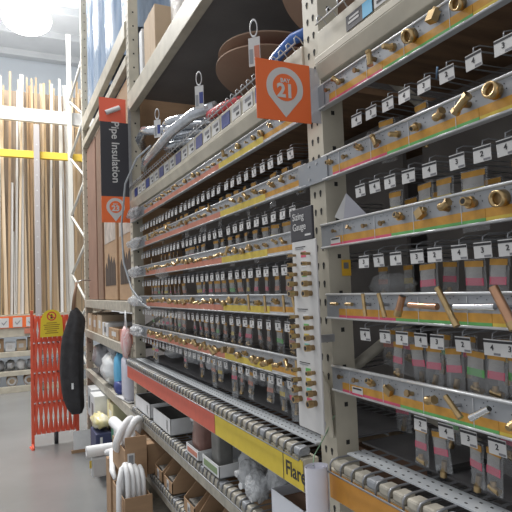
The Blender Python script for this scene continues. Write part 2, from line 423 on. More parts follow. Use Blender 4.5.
def fit_barb():
    a = MB(); a.cyl((0, 0, 0), (0, 0, .008), .0085, .0085, brass, 6, True, False)
    b = MB()
    for i in range(4): b.cyl((0, 0, .008+i*.005), (0, 0, .013+i*.005), .0062, .0045, brass, 12)
    return [('hex_nut', a), ('barbed_end', b)]
def fit_cap():
    a = MB(); a.cyl((0, 0, 0), (0, 0, .006), .007, .007, brassd); b = MB(); b.pipe((0, 0, .004), (0, 0, .02), .0115, .0085, brass, 18); b.cyl((0, 0, .004), (0, 0, .012), .0085, .0085, brassd, 18)
    return [('mount', a), ('cap', b)]
def fit_block():
    a = MB(); a.cyl((0, 0, 0), (0, 0, .006), .005, .005, brassd); b = MB(); b.box(-.011, .011, -.010, .010, .005, .020, brass); c_ = MB(); c_.cyl((.011, 0, .0125), (.017, 0, .0125), .006, .006, brass)
    return [('mount', a), ('valve_block', b), ('outlet', c_)]
def fit_small():
    a = MB(); a.cyl((0, 0, 0), (0, 0, .012), .0045, .0045, brass, 10); b = MB(); b.cyl((0, 0, .012), (0, 0, .017), .0075, .0075, brassd, 6, True, False)
    return [('stem', a), ('hex_nut', b)]
def fit_rod(L, r, m, ang, endm=None):
    def fn():
        a = MB(); a.cyl((0, 0, 0), (0, 0, .014), .004, .004, greyd, 8)
        d = Vector((math.cos(ang), math.sin(ang), 0)); c0 = Vector((0, 0, .014+r))
        b = MB(); b.cyl(c0-d*L/2, c0+d*L/2, r, r, m, 16)
        q = MB(); q.cyl(c0-d*(L/2+.002), c0-d*(L/2-.012), r*1.12, r*1.12, endm or m, 16); b.cyl(c0+d*(L/2+.0005), c0+d*(L/2+.001), r*.75, r*.75, hole, 12)
        return [('mount', a), ('rod', b), ('collar', q)]
    return fn
KINDS = {'nipple': (fit_nipple, 'threaded brass nipple'), 'elbow': (fit_elbow, 'brass elbow'), 'tee': (fit_tee, 'brass tee'), 'barb': (fit_barb, 'barbed brass connector'),
         'cap': (fit_cap, 'round brass cap'), 'block': (fit_block, 'square brass valve'), 'small': (fit_small, 'small brass plug'),
         'rodv': (fit_rod(.052, .0045, brass, .12), 'slim upright brass rod'), 'rodd': (fit_rod(.055, .005, brass, .35), 'slim tilted brass rod'),
         'copel': (fit_rod(.045, .008, copper, -.45, brass), 'short thick copper elbow tube'), 'coph': (fit_rod(.080, .0062, copper, PI/2-.03), 'horizontal copper tube'),
         'brd': (fit_rod(.085, .0062, brass, .55), 'long tilted brass tube'), 'chr': (fit_rod(.092, .0062, chrome, PI/2+.02), 'long shiny chrome tube'), 'copd': (fit_rod(.080, .0085, copper, .5, brass), 'thick tilted copper tube'),
         'brh': (fit_rod(.030, .0045, brass, PI/2), 'small horizontal brass pin'), 'brd2': (fit_rod(.048, .0058, brass, PI/2-.75+PI) if False else fit_rod(.048, .0058, brass, .80), 'polished brass tube on a slant'), 'chr2': (fit_rod(.048, .0062, chrome, -1.05), 'stubby chrome tube')}
_pm = {}
def parts_of(kind):
    if kind not in _pm: _pm[kind] = [(n, m.mesh(n)) for n, m in KINDS[kind][0]()]
    return _pm[kind]
ROT = Euler((0, -PI/2, 0)).to_matrix().to_4x4()
def place_fit(kind, y, z, label, group, sc=1.0, spin=0, tilt=0, x=.7965):
    t = bpy.data.objects.new('tube_fitting' if kind in ('coph', 'chr', 'brd', 'copd', 'brd2', 'chr2', 'copel', 'brh', 'rodv', 'rodd') else 'brass_fitting', None); COL.objects.link(t)
    t.empty_display_size = .01
    t.matrix_world = Matrix.Translation((x, y, z)) @ ROT @ Euler((0, tilt, 0)).to_matrix().to_4x4() @ Euler((0, 0, spin)).to_matrix().to_4x4() @ Matrix.Scale(sc, 4)
    tag(t, label, 'pipe fitting', group)
    for n, me in parts_of(kind):
        o = bpy.data.objects.new(n, me); COL.objects.link(o); o.parent = t
    return t
near = [['small', 'elbow', 'small', 'tee', 'barb', 'cap', 'block', 'cap', 'elbow', 'cap', 'nipple'],
        ['nipple', 'small', 'nipple', 'tee', 'barb', 'nipple', 'elbow', 'tee', 'cap', 'block', 'elbow'],
        ['small', 'small', 'small', 'small', 'nipple', 'block', 'elbow', 'nipple', 'cap', 'elbow', 'cap'],
        ['brh', 'brh', 'rodv', 'rodd', 'copel', 'coph', 'brd', 'chr', 'copd', 'cap', 'coph'],
        ['small', 'small', 'nipple', 'block', 'small', 'elbow', 'brd2', 'chr2', 'barb', 'cap', 'elbow']]
nsc = [[.8, .95, .9, 1, 1.15, 1.3, 1.05, 1.15, 1.3, 1.2, 1.3], [.85, .9, .95, .9, 1, 1, 1.05, 1.15, 1.3, 1.3, 1.3], [.7, .75, .8, .85, 1.0, .95, 1.05, 1.25, 1.3, 1.3, 1.3], [.9]*2+[1]*9, [.8, .9, 1, .9, 1.1, 1.1, 1, 1, 1.2, 1.2, 1.2]]
for k in range(5):
    for i, kd in enumerate(near[k]):
        y = 1.190-i*.0669
        if y < .45: break
        rod = kd in ('rodv', 'rodd', 'copel', 'coph', 'brd', 'chr', 'copd', 'brh', 'brd2', 'chr2')
        place_fit(kd, y, RZ[k]-.024, '%s on the %s near rail, %s right of the post' % (KINDS[kd][1], LEVEL[k], ordw(i)), 'fittings on the near rails',
                  nsc[k][i], 0 if rod else random.uniform(-1.6, 1.6), 0 if rod else random.uniform(-.45, .5))
seq = ['nipple', 'elbow', 'tee', 'cap', 'barb', 'small', 'block', 'nipple', 'elbow', 'cap']
for k in range(5):
    for i in range(30):
        y = 1.40+i*.066
        if y > 3.30: break
        kd = seq[(i*3+k*7+(i*i) % 5) % len(seq)]
        if i == 0: kd = 'rodv' if k == 4 else ('rodd' if k == 3 else 'small')
        if k == 3 and 1 <= i <= 6: kd = 'rodv' if i % 2 else 'nipple'
        if k in (3, 4) and kd == 'small': kd = 'cap'
        s = {0: .82, 1: .88, 2: .92, 3: 1.0, 4: 1.15}[k]*random.uniform(.85, 1.15)
        if y > 2: s *= 1.0
        rod = kd.startswith('rod')
        place_fit(kd, y, RZ[k]-.026+random.uniform(-.003, .003), '%s on the %s left rail, %s leftward from the sizing gauge' % (KINDS[kd][1], LEVEL[k], ordw(i)), 'fittings on the left rails',
                  1 if rod else s, 0 if rod else random.uniform(-2, 2), 0 if rod else random.uniform(-.5, .5))
# ================================================================ PRICE HOOKS
cardm = MB().box(-.0006, .0006, -.0195, .0195, -.030, 0, white).mesh('price_card')
cardf = MB().box(-.0006, .0006, -.0175, .0175, -.032, 0, white).mesh('price_card')
printm = MB().box(-.0011, -.0006, -.0195, .0195, -.0065, -.002, black).box(-.0011, -.0006, -.018, -.003, -.0285, -.0245, mat('grey_print', (.2, .2, .22), .6)).mesh('header_print')
wirem = MB().tube([(.36, 0, .004), (.01, 0, .004), (.002, 0, .002), (.001, 0, -.004)], .0018, greyd, 6).tube([(.36, 0, .016), (.02, 0, .016), (.003, 0, .010), (.001, 0, .0)], .0014, greyd, 6).mesh('hook_wire')
TX = .802
def hook(y, z, label, group, digit, nearb):
    t = thing('price_hook', label, 'price hook', (TX, y, z+.016), (0, 0, random.uniform(-.05, .05)), group)
    t.rotation_euler.y = random.uniform(-.08, .05)
    for n, me in (('hook_wire', wirem), ('price_card', cardm if nearb else cardf)):
        o = bpy.data.objects.new(n, me); COL.objects.link(o); o.parent = t
        if n == 'price_card': c_ = o
    o = bpy.data.objects.new('header_print', printm); COL.objects.link(o); o.parent = c_
    if not nearb: o.scale = (1, .85, 1)
    d = text(digit, .0145, black, frame((-.0010, 0, -.0155), *FACE), c_, .0002, 'price_digit')
TZ = [1.962, 1.782, 1.604, 1.425, 1.246]
tagsN = [[1.082, 1.023, .961, .904, .842, .779, .711, .643, .58, .515], [1.082, 1.025, .968, .905, .841, .766, .704, .653, .59, .52],
         [1.08, 1.024, .962, .893, .839, .774, .717, .662, .59, .52], [1.091, 1.014, .954, .895, .846, .779, .709, .67, .60, .53], [.909, .837, .778, .712, .64, .57]]
for k in range(5):
    for i, y in enumerate(tagsN[k]):
        hook(y, TZ[k], 'white price card on its hook under the %s near rail, %s from the post' % (LEVEL[k], ordw(i)), 'price hooks in the near bay', '423'[(i*2+k) % 3], True)
for k in range(5):
    y = 1.40+.03; i = 0
    while y < 3.5:
        hook(y, TZ[k], 'white price card on its hook under the %s left rail, %s leftward from the gauge' % (LEVEL[k], ordw(i)), 'price hooks in the left bay', '423'[(i+k) % 3], False)
        y += .0655+random.uniform(-.004, .004)+(.02 if i % 9 == 8 else 0); i += 1
# ================================================================ BAGGED PARTS
def pouch_mesh(wd, ht):
    vs = []; fs = []; nx, nz = 5, 7
    for s in (-1, 1):
        for j in range(nz):
            for i in range(nx):
                u = i/(nx-1)*2-1; v = j/(nz-1)
                d = .011*(1-u*u)*math.sin(PI*min(1, v*1.25))**.7 if v < .8 else 0
                vs.append((s*(d+.0006)+random.uniform(-.001, .001), u*wd/2+random.uniform(-.0008, .0008), -v*0+(-ht+(v)*ht) if False else -ht*(1-0)+v*ht))
    # v=0 bottom, v=1 top
    for s in (0, 1):
        o = s*nx*nz
        for j in range(nz-1):
            for i in range(nx-1): fs.append((o+j*nx+i, o+j*nx+i+1, o+(j+1)*nx+i+1, o+(j+1)*nx+i))
    m = MB(); m.add(vs, fs, clear, True); return m.mesh('pouch')
PM = [pouch_mesh(.05, .105), pouch_mesh(.044, .09), pouch_mesh(.056, .125)]
def card_mesh(wd, top, band):
    return MB().box(-.004, -.003, -wd/2+.003, wd/2-.003, -.016, -.004, top).box(-.004, -.003, -wd/2+.006, wd/2-.006, -.038, -.016, cardw).box(-.004, -.003, -wd/2+.004, wd/2-.004, -.053, -.038, band).mesh('label_card')
cardw = mat('bag_card_paper', (.42, .41, .40), .7, 0, .35, 30)
CM = {(w_, b.name): card_mesh(w_, amber if b != white else white, b) for w_ in (.05, .044, .056) for b in (pink, green, yellow, salmon)}
contm = [MB().cyl((0, -.012, -.082), (0, .012, -.078), .007, .007, brass).cyl((0, .002, -.08), (.0, .004, -.066), .006, .006, brassd).mesh('bagged_fitting'),
         MB().cyl((0, .004, -.10), (0, -.004, -.065), .006, .006, brassd).cyl((0, .004, -.10), (0, .002, -.088), .008, .008, brass, 6).mesh('bagged_fitting')]
def bag(y, z, s, band, label, group, x=.86, rz=0):
    t = thing('parts_bag', label, 'bag of fittings', (x, y, z), (random.uniform(-.06, .06), random.uniform(-.1, .1), rz+random.uniform(-.25, .25)), group)
    wd = (.05, .044, .056)[s]
    for n, me in (('pouch', PM[s]), ('label_card', CM[(wd, band.name)]), ('bagged_fitting', contm[(s+int(y*100)) % 2])):
        o = bpy.data.objects.new(n, me); COL.objects.link(o); o.parent = t
        if n == 'pouch': o.location = (0, 0, 0)
bn = {pink: 'pink', green: 'green', yellow: 'yellow', salmon: 'red'}
nb = [(0, [(1.02, 0, pink), (.90, 1, yellow)]),
      (1, [(1.0, 1, yellow), (.90, 0, yellow), (.842, 0, yellow), (.765, 2, yellow), (.65, 2, yellow)]),
      (2, [(.905, 0, pink), (.776, 0, pink), (.716, 1, pink), (.655, 2, green), (.59, 2, green)]),
      (3, [(1.015, 1, pink), (.955, 0, pink), (.90, 1, pink), (.845, 1, pink), (.785, 2, green), (.735, 1, pink), (.69, 2, green), (.63, 0, green), (.57, 2, green)]),
      (4, [(.955, 1, pink), (.90, 1, pink), (.80, 1, pink), (.755, 1, pink), (.675, 2, green), (.60, 2, green)])]
for k, l in nb:
    for i, (y, s, b) in enumerate(l):
        bag(y, TZ[k]-.012-(.0 if k < 4 else .004), s, b, '%s-banded clear bag hooked under the %s near rail, %s bag from the post' % (bn[b], LEVEL[k], ordw(i)), 'bagged fittings in the near bay', .845)
for k in range(5):
    for i in range(24):
        y = 1.47+i*.083
        if y > 3.4 or random.random() < (.12 if k < 4 else .62): continue
        b = [pink, salmon, green, yellow, pink, salmon, salmon][(i*3+k) % 7] if k > 1 else [yellow, salmon, pink][(i+k) % 3]
        bag(y, TZ[k]-.012, (i+k) % 3, b, '%s-banded clear bag under the %s left rail, %s leftward from the gauge' % (bn[b], LEVEL[k], ordw(i)), 'bagged fittings in the left bay', .85)
for k, l in ((1, [(.95, 0, pink), (.86, 1, yellow), (.72, 0, yellow)]), (2, [(1.06, 0, salmon), (.97, 1, yellow), (.84, 0, pink), (.62, 1, green)]), (3, [(1.05, 0, salmon), (.98, 2, pink), (.87, 2, green), (.80, 0, pink), (.71, 2, yellow)]), (4, [(1.02, 0, pink), (.86, 1, green), (.72, 2, pink)])):
    for i, (y, s_, b) in enumerate(l):
        bag(y*1.17, TZ[k]-.004, s_, b, '%s-banded bag hanging deeper behind the %s near rail hooks, %s of these from the post' % (bn[b], LEVEL[k], ordw(i)), 'bagged fittings in the near bay', .99)
# ================================================================ SIZING GAUGE BOARD
t = thing('sizing_gauge_board', 'tall white sizing gauge board with brass samples, hung on the post', 'gauge board')
gx = .735; gy0, gy1 = 1.195, 1.322
yc = (gy0+gy1)/2
MB().box(gx, gx+.006, gy0, gy1, 1.165, 1.675, white).build('board_panel', t, .002)
MB().box(gx-.001, gx+.007, gy0+.012, gy1+.002, 1.675, 1.765, charcoal).build('header_panel', t, .002)
MB().box(gx+.006, .795, gy0+.02, gy0+.03, 1.40, 1.42, steel).build('bracket', t); MB().box(gx+.006, .795, gy1-.03, gy1-.02, 1.40, 1.42, steel).build('bracket', t)
text('Sizing', .028, white, frame((gx-.0015, yc+.020, 1.742), *FACE), t, .0); text('Gauge', .028, white, frame((gx-.0015, yc+.016, 1.713), *FACE), t, .0)
MB().box(gx-.002, gx-.001, gy0+.02, gy0+.05, 1.686, 1.691, white).build('small_print', t)
for j, (zz, rows) in enumerate(((1.645, 5), (1.475, 4), (1.33, 4))):
    MB().box(gx-.001, gx, yc-.01, yc+.045, zz+.012, zz+.014, black).box(gx-.001, gx, yc-.0, yc+.045, zz+.007, zz+.009, greyd).build('small_print', t)
    for r in range(rows):
        z = zz-.008-r*.0265
        cm = [pink, whitep, green, yellow, mat('teal_edge', (.15, .5, .45), .5)][(r+j) % 5]
        MB().box(gx-.0008, gx, yc-.012, yc+.014, z-.008, z+.008, cm).build('colour_square', t)
        for s, m_ in ((-.032, 1), (.045, 1)):
            rr = .0045+.0012*r+.001*j
            q = MB().cyl((gx, yc+s, z), (gx-.012, yc+s, z), rr*.8, rr*.8, brassd, 12).cyl((gx-.012, yc+s, z), (gx-.026, yc+s, z), rr, rr, brass, 12).cyl((gx-.0262, yc+s, z), (gx-.0265, yc+s, z), rr*.65, rr*.65, hole, 12)
            q.build('brass_sample', t)
# paper roll hung on the beam corner
t = thing('rolled_paper', 'rolled white paper sheets hung on the end of the yellow beam', 'paper roll', (.700, 1.180, .755))
p = MB()
pts = []
for i in range(46):
    a = i/45*2*PI*2.2; r = .034-.00035*i; pts.append((r*math.cos(a), r*math.sin(a)*.85))
vs = []; fs = []
for x, y in pts: vs += [(x+.012, y, -.02), (x, y, .17), (x, y, .345)]
for i in range(len(pts)-1): fs += [(i*3, i*3+3, i*3+4, i*3+1), (i*3+1, i*3+4, i*3+5, i*3+2)]
p.add(vs, fs, mat('white_paper', (.78, .78, .86), .7, 0, .08, 15), True); o = p.build('paper_sheets', t)
MB().box(-.0345, -.0335, -.012, .018, .10, .105, greyd).box(-.0345, -.0335, -.014, .014, .115, .125, greyd).box(-.0345, -.0335, -.01, .014, .20, .203, greyd).build('printed_lines', t)
tag(MB().tube([(.80, YA-.045, 1.20), (.79, YA+.00, 1.13), (.74, YA-.03, 1.10), (.702, 1.20, 1.095)], .0015, mat('green_string', (.2, .35, .22), .7), 6).build('green_string'), 'thin green string running down the post to the paper roll', 'string')
# folded card and yellow sticker beside the post
tag(MB().prism([(0, 0), (.09, 0), (.02, .075)], frame((.83, 1.20, 1.722), (.25, -1, 0), (0, .1, 1)), .001, mat('lilac_card', (.50, .50, .56), .7)).prism([(0, 0), (.02, .075), (-.03, .015)], frame((.83, 1.20, 1.722), (.25, -1, 0), (0, .1, 1)), .0012, white).build('folded_card'), 'folded pale card leaning on the third near rail beside the post', 'card')
t = tag(MB().box(.846, .876, 1.2415, 1.2425, 1.575, 1.620, mat('yellow_sticker', (.85, .50, .04), .5)).build('sticker'), 'small yellow sticker with dark mark on the side of the post', 'sticker')
MB().box(.852, .868, 1.2408, 1.2414, 1.595, 1.612, greyd).build('sticker_print', t)
for i, (y, z, sx) in enumerate(((1.10, 1.545, .03), (1.12, 1.925, .03), (.74, 1.92, .035))):
    t = thing('clear_pack', ['clear film pack resting behind the fourth near rail beside the post', 'clear film pack resting behind the second near rail beside the post', 'clear film pack behind the second near rail toward the right edge'][i], 'plastic pack', (.90, y, z))
    MB().blob((0, 0, 0), (.045, .07, .02+sx*.3), clear, 16, 8, .2, 120+i).build('pack_film', t)
# grey blue handle on the hook near top
tag(MB().tube([(.80, .80, 1.985), (.84, .845, 1.983)], .002, mat('blue_grip', (.25, .4, .6), .4), 8).build('blue_tie'), 'short pale blue tie poking out beneath the top near rail', 'cable tie')
tag(MB().box(.88, 1.02, .93, .95, 1.119, 1.128, hole).box(.88, .895, .945, .955, 1.119, 1.135, greyd).build('black_bracket'), 'black flat bar lying on the near deck under the bags', 'metal bar')
# ================================================================ HANGING BAY SIGNS
def pin(cx, cz, r, tip, n=28):
    pts = []
    a0 = math.radians(-28)
    for i in range(n+1):
        a = a0+(PI-2*a0)*i/n; pts.append((cx+r*math.cos(a), cz+r*math.sin(a)))
    pts.append((cx, tip)); return pts
def circ(cx, cz, r, n=28): return [(cx+r*math.cos(2*PI*i/n), cz+r*math.sin(2*PI*i/n)) for i in range(n)]
def bay_pin(t, cx, cz, r, tip, num, F, size):
    S = lambda d: frame(F @ Vector((0, 0, d)), F.to_3x3().col[0], F.to_3x3().col[1])
    MB().prism(pin(cx, cz, r, tip), S(.0), .001, white).build('map_pin', t)
    MB().prism(circ(cx, cz, r*.67), S(.001), .001, orange).build('pin_centre', t)
    def at(x, y, d=.0026): return S(d) @ Matrix.Translation((x, y, 0))
    text(num, size*1.02, white, at(cx, cz-size*.22), t, size*.04)
    text('BAY', size*.32, white, at(cx, cz+size*.36), t, size*.008)
t = thing('bay_sign', 'orange bay 21 sign with white map pin, sticking out from the post', 'aisle sign', (0, 0, 0))
MB().box(.602, .768, 1.240, 1.243, 1.996, 2.160, orange).build('sign_panel', t, .0008)
MB().box(.768, .800, 1.2405, 1.2425, 2.00, 2.155, mat('clear_bracket', (.5, .5, .53), .3, 0, alpha=.6)).build('sign_bracket', t)
bay_pin(t, .688, 2.088, .056, 2.006, '21', frame((0, 1.2399, 0), *SIGN), .050)
t = thing('aisle_banner', 'vertical Pipe Insulation banner, orange and charcoal, with bay 23 pin', 'aisle sign', (0, 0, 0))
yb = 3.70
MB().box(.595, .785, yb, yb+.006, 2.035, 2.215, orange).build('pin_panel', t)
MB().box(.595, .785, yb, yb+.006, 2.215, 2.735, charcoal).build('title_panel', t)
MB().box(.590, .772, yb, yb+.006, 2.735, 2.905, mat('orange_picture_panel', (.80, .14, .08), .5)).build('picture_panel', t)
MB().box(.785, .806, yb+.001, yb+.005, 2.1, 2.85, steel).build('sign_bracket', t)
d = Vector((.866, 0, .4)).normalized(); c0 = Vector((.683, yb-.002, 2.82))
MB().cyl(c0-d*.055, c0+d*.05, .017, .017, whitep, 14).cyl(c0-d*.056, c0-d*.0545, .011, .011, greyd, 12).build('pictured_tube', t)
bay_pin(t, .688, 2.142, .062, 2.043, '23', frame((0, yb-.0001, 0), *SIGN), .052)
text('Pipe Insulation', .074, white, frame((.694, yb-.0012, 2.525), (0, 0, -1), (1, 0, 0)), t, .0009)
# ================================================================ UPPER COMPARTMENT OF BAY 21
def ring_pts(c, r, a, b, n=40, wob=0, turns=1, rise=0):
    a = Vector(a).normalized(); b = Vector(b).normalized(); c = Vector(c)
    m = int(n*turns)
    return [c+a*(r*(1+wob*math.sin(i*1.7)))*math.cos(2*PI*i/n)+b*(r*math.sin(2*PI*i/n))+a.cross(b)*(rise*i/n) for i in range(m)]
def coil(name, c, r, tr, m, label, tilt=(1, 0, 0), b=(0, 1, 0), turns=4, rise=.03, n=10, cat='tubing coil'):
    t = thing(name, label, cat)
    for k in range(turns):
        off = Vector(tilt).cross(Vector(b)).normalized()*rise*k
        MB().tube(ring_pts(Vector(c)+off, r*(1-.03*(k % 2)), tilt, b, 36, .01), tr, m, n, True).build('tubing_turn', t)
    return t
tc = coil('tubing_coil', (1.04, 2.78, 2.36), .235, .022, tubep, 'shiny clear tubing coil piled at the far end over the labels', (1, 0, .1), (0, 1, .12), 4, .042)
tag(MB().tube([(.84, 3.50, 2.52), (.80, 3.42, 2.545), (.78, 3.2, 2.54), (.80, 3.05, 2.50), (.86, 2.9, 2.47)], .028, tubep, 12).build('tubing_end'), 'shiny tube end poking out left of the clear coil', 'tubing')
MB().tube([(.80, 3.30, 2.33), (.765, 3.12, 2.335), (.765, 2.82, 2.345), (.765, 2.55, 2.355), (.80, 2.32, 2.37), (.86, 2.2, 2.37)], .027, tubep, 12).build('loose_end', tc)
# loop of clear hose hanging at the far end of the rails
tag(MB().tube([(.79, 3.10, 2.42), (.74, 3.25, 2.38), (.70, 3.42, 2.25), (.69, 3.52, 2.0), (.70, 3.53, 1.75), (.73, 3.45, 1.58), (.765, 3.3, 1.48), (.775, 3.15, 1.45)], .0065, mat('grey_hose', (.42, .45, .48), .2, .3), 10).build('hanging_hose'), 'thin grey clear hose looping down past the far rail ends', 'hose')
def flat_spool(cx, cy, z, r, rot, m, ht, label):
    t = thing('cardboard_spool', label, 'cardboard spool', (cx, cy, z), rot)
    fl = mat('spool_cardboard', (.38, .26, .19), .8, 0, .12, 6)
    MB().cyl((0, 0, ht), (0, 0, ht+.006), r, r, fl, 48, True, False).build('upper_flange', t)
    MB().cyl((0, 0, 0), (0, 0, .006), r, r, fl, 48, True, False).build('lower_flange', t)
    MB().cyl((0, 0, .006), (0, 0, ht), r*.35, r*.35, kraftd, 20).build('core', t)
    for j in range(2):
        MB().tube(ring_pts((0, 0, .022+j*.026), r*(.72-.06*j), (1, 0, 0), (0, 1, 0), 32), .012, m, 8, True).build('wound_tubing', t)
flat_spool(1.19, 2.14, 2.50, .33, (.03, .22, 0), redp, .06, 'brown cardboard spool holding red tubing, left of the bay 21 sign')
flat_spool(1.10, 1.545, 2.545, .235, (.03, .48, 0), bluep, .06, 'brown cardboard spool holding blue tubing, beside the cream post')
tag(MB().tube([(.84, 1.66, 2.295), (.85, 1.58, 2.34), (.87, 1.50, 2.37), (.90, 1.42, 2.37)], .020, bluep, 10).build('tubing_end'), 'blue tube end lying over the beam beside the post', 'tubing')
tag(MB().tube([(.84, 2.22, 2.335), (.85, 2.08, 2.33), (.88, 1.96, 2.32)], .020, redp, 10).build('tubing_end'), 'short red tube end lying by the beam', 'tubing')
def hang_tag(y, z, label):
    t = thing('hanging_tag', label, 'tag', (.775, y, z), (0, 0, .75))
    MB().tube(ring_pts((0, 0, .055), .022, (0, 1, 0), (0, 0, 1), 24), .003, whitep, 8, True).build('tag_loop', t)
    for o in t.children: o.scale = (1, .6, 1.35); o.location.z = -.022
    MB().box(-.001, .001, -.021, .021, -.080, .02, white).build('tag_card', t)
    MB().box(-.002, -.001, -.019, .0, -.06, -.01, salmon if y < 2 else navy).box(-.002, -.001, .005, .018, -.07, -.02, greyd).build('tag_print', t)
hang_tag(1.60, 2.385, 'white and red tag on a loop above the bay 21 sign')
hang_tag(2.17, 2.425, 'white and blue tag on a loop in front of the brown spool')
hang_tag(2.88, 2.49, 'small white tag on a loop beside the clear tubing coil')
def carton(x0, x1, y0, y1, z0, z1, m, label, group=None, name='carton', tape=True, lab=None, cat='box', rz=0):
    t = thing(name, label, cat, ((x0+x1)/2, (y0+y1)/2, z0), (0, 0, rz), group)
    X = (x1-x0)/2; Y = (y1-y0)/2; Z = z1-z0
    MB().box(-X, X, -Y, Y, 0, Z, m).build('box_body', t, min(.004, X*.1))
    if tape: MB().box(-X-.0006, X+.0006, -.02, .02, Z*.0+.002, Z+.0008, kraftl).build('tape', t)
    if lab is not None: MB().box(-X-.0012, -X-.0002, -Y*.55, Y*.3, Z*.3, Z*.72, lab).build('printed_label', t)
    return t
carton(.84, 1.15, 3.12, 3.40, 2.953, 3.32, kraftl, 'pale kraft carton on the high beam beside the upright', lab=None)
carton(.83, 1.2, 3.42, 3.50, 2.953, 3.30, whitep, 'slim white carton at the far end of the high beam', tape=False)
tag(MB().blob((1.02, 2.72, 3.16), (.17, .25, .20), mat('pale_wrap', (.68, .64, .60), .2, 0, .2, 5, bump=.9), 16, 10, .08, 3, .6).build('wrapped_pack'), 'plastic-wrapped pale pack on the high beam, glinting', 'wrapped pack')
carton(.86, 1.3, 1.9, 2.36, 2.953, 3.3, kraft, 'kraft carton high over bay 21 near the picture edge')
# ---- crumpled wrap on far rail ends
for k in range(5):
    t = thing('wrapped_bundle', 'crumpled clear wrap over the far end of the %s left rail' % LEVEL[k], 'plastic wrap', (.765, 3.50, RZ[k]-.03), (0, 0, 0), 'wrapped rail ends')
    MB().blob((0, 0, 0), (.026, .17, .030), wrap, 22, 9, .28, k).build('plastic_sheet', t)
    q = MB()
    for j in range(4): q.cyl((.006, -.12+j*.07, 0), (-.012, -.12+j*.07, .004), .012, .012, chrome, 10)
    q.build('bundled_parts', t)
tag(MB().blob((.80, 2.95, 1.655), (.02, .12, .03), clear, 20, 8, .3, 21).build('plastic_film'), 'loose clear film sagging below the third left rail', 'plastic film')
# ================================================================ TALL PIPE INSULATION CARTONS
def tall_carton(y0, y1, m, label, cut=True, z1=3.15, x0=.83):
    t = thing('tall_carton', label, 'tall carton', (0, 0, 0), (0, 0, 0), 'tall cartons in the far bay')
    MB().box(x0, 1.35, y0, y1, 1.495, z1, m).build('box_body', t, .004)
    if cut:
        w_ = y1-y0
        MB().box(x0-.002, x0-.0005, y0+.04, y1-.03, 2.0, 2.30, mat('faded_print', (.55, .48, .43), .7, 0, .4, 14)).build('printed_label', t)
        q = MB(); rnd = random.Random(int(y0*10))
        n = 4
        for i in range(n):
            a = y0+.05+(w_-.1)*i/n; b = a+(w_-.1)/n
            h_ = 1.86+rnd.uniform(-.05, .06)
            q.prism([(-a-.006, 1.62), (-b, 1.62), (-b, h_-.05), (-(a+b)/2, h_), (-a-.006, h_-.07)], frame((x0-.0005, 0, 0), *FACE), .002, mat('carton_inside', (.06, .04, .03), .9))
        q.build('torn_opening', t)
    return t
tall_carton(3.86, 4.36, kraft, 'tall kraft carton with torn opening, right behind the banner')
tall_carton(4.46, 5.06, kraft, 'tall kraft carton with torn opening, second behind the banner')
tall_carton(5.16, 5.45, kraftd, 'narrow dark tall carton between the torn ones and the far upright', False)
tall_carton(5.52, 6.10, mat('red_brown_carton', (.30, .17, .12), .8, 0, .2, 4), 'tall red-brown carton next to the far upright', False)
# ================================================================ BLUE WRAPPED BUNDLES UP HIGH
for i, (y0, y1, x0, z1) in enumerate(((3.86, 4.30, .86, 4.9), (4.36, 5.00, .84, 5.6), (5.06, 5.62, .83, 6.3), (5.68, 6.16, .84, 6.6))):
    t = thing('wrapped_bundle', ['nearest blue wrapped bundle standing on the high beam', 'blue film-wrapped bundle, second along the high beam', 'tall pale blue wrapped bundle, third along the high beam', 'farthest and tallest blue wrapped bundle by the upright'][i], 'wrapped bundle', (0, 0, 0), (0, 0, 0), 'blue wrapped bundles')
    rnd = random.Random(i); q = MB(); n = 28; K = 26; vs = []; fs = []
    cx, cy = x0+.25, (y0+y1)/2
    for j in range(K+1):
        z = 3.54+(z1-3.54)*j/K
        for a in range(n):
            th = 2*PI*a/n
            def sp(v): return math.copysign(abs(v)**.45, v)
            k_ = 1+rnd.uniform(-.035, .02)-.05*(j == K)
            vs.append((cx+.25*k_*sp(math.cos(th)), cy+(y1-y0)/2*k_*sp(math.sin(th)), z))
    for j in range(K):
        for a in range(n): fs.append((j*n+a, j*n+(a+1) % n, (j+1)*n+(a+1) % n, (j+1)*n+a))
    fs.append(tuple(range(K*n, (K+1)*n)))
    q.add(vs, fs, bluewrap, True).build('stretch_film', t)
    q = MB()
    for s in (.2, .6, .85): q.box(x0+.02, x0+.06, y0+(y1-y0)*s, y0+(y1-y0)*s+.05, 3.54, z1+.03, whitep)
    q.build('packed_lengths', t)
# ================================================================ LOWER SHELVES, BAY 21
def tray(y0, y1, z, hgt, x0, x1, m, label, back, labm=None):
    t = thing('display_tray', label, 'open box', (0, 0, 0))
    q = MB(); th = .003
    q.box(x0, x1, y0, y1, z, z+th, m).box(x0, x0+th, y0, y1, z, z+hgt, m).box(x1-th, x1, y0, y1, z, z+back, m)
    for y in (y0, y1-th):
        q.add([(x0, y, z), (x1, y, z), (x1, y, z+back), (x0, y, z+hgt), (x0, y+th, z), (x1, y+th, z), (x1, y+th, z+back), (x0, y+th, z+hgt)],
              [(0, 1, 2, 3), (7, 6, 5, 4), (0, 4, 5, 1), (1, 5, 6, 2), (2, 6, 7, 3), (3, 7, 4, 0)], m)
    q.build('box_body', t)
    if labm: MB().box(x0-.0012, x0-.0002, y0+.02, y1-.02, z+.012, z+hgt-.012, labm).build('printed_label', t)
    return t
SZ = .793
def black_filled(y0, y1, label):
    t = tray(y0, y1, SZ, .085, .775, 1.02, whitep, label, .085)
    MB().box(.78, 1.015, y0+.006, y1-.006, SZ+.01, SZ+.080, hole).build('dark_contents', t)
    MB().box(.7738, .7748, y0+.05, y0+.055, SZ+.012, SZ+.07, black).box(.7738, .7748, y0+.07, y0+.074, SZ+.02, SZ+.07, black).build('printed_label', t)
black_filled(3.22, 3.62, 'white open box with dark contents, at the far end of the shelf')
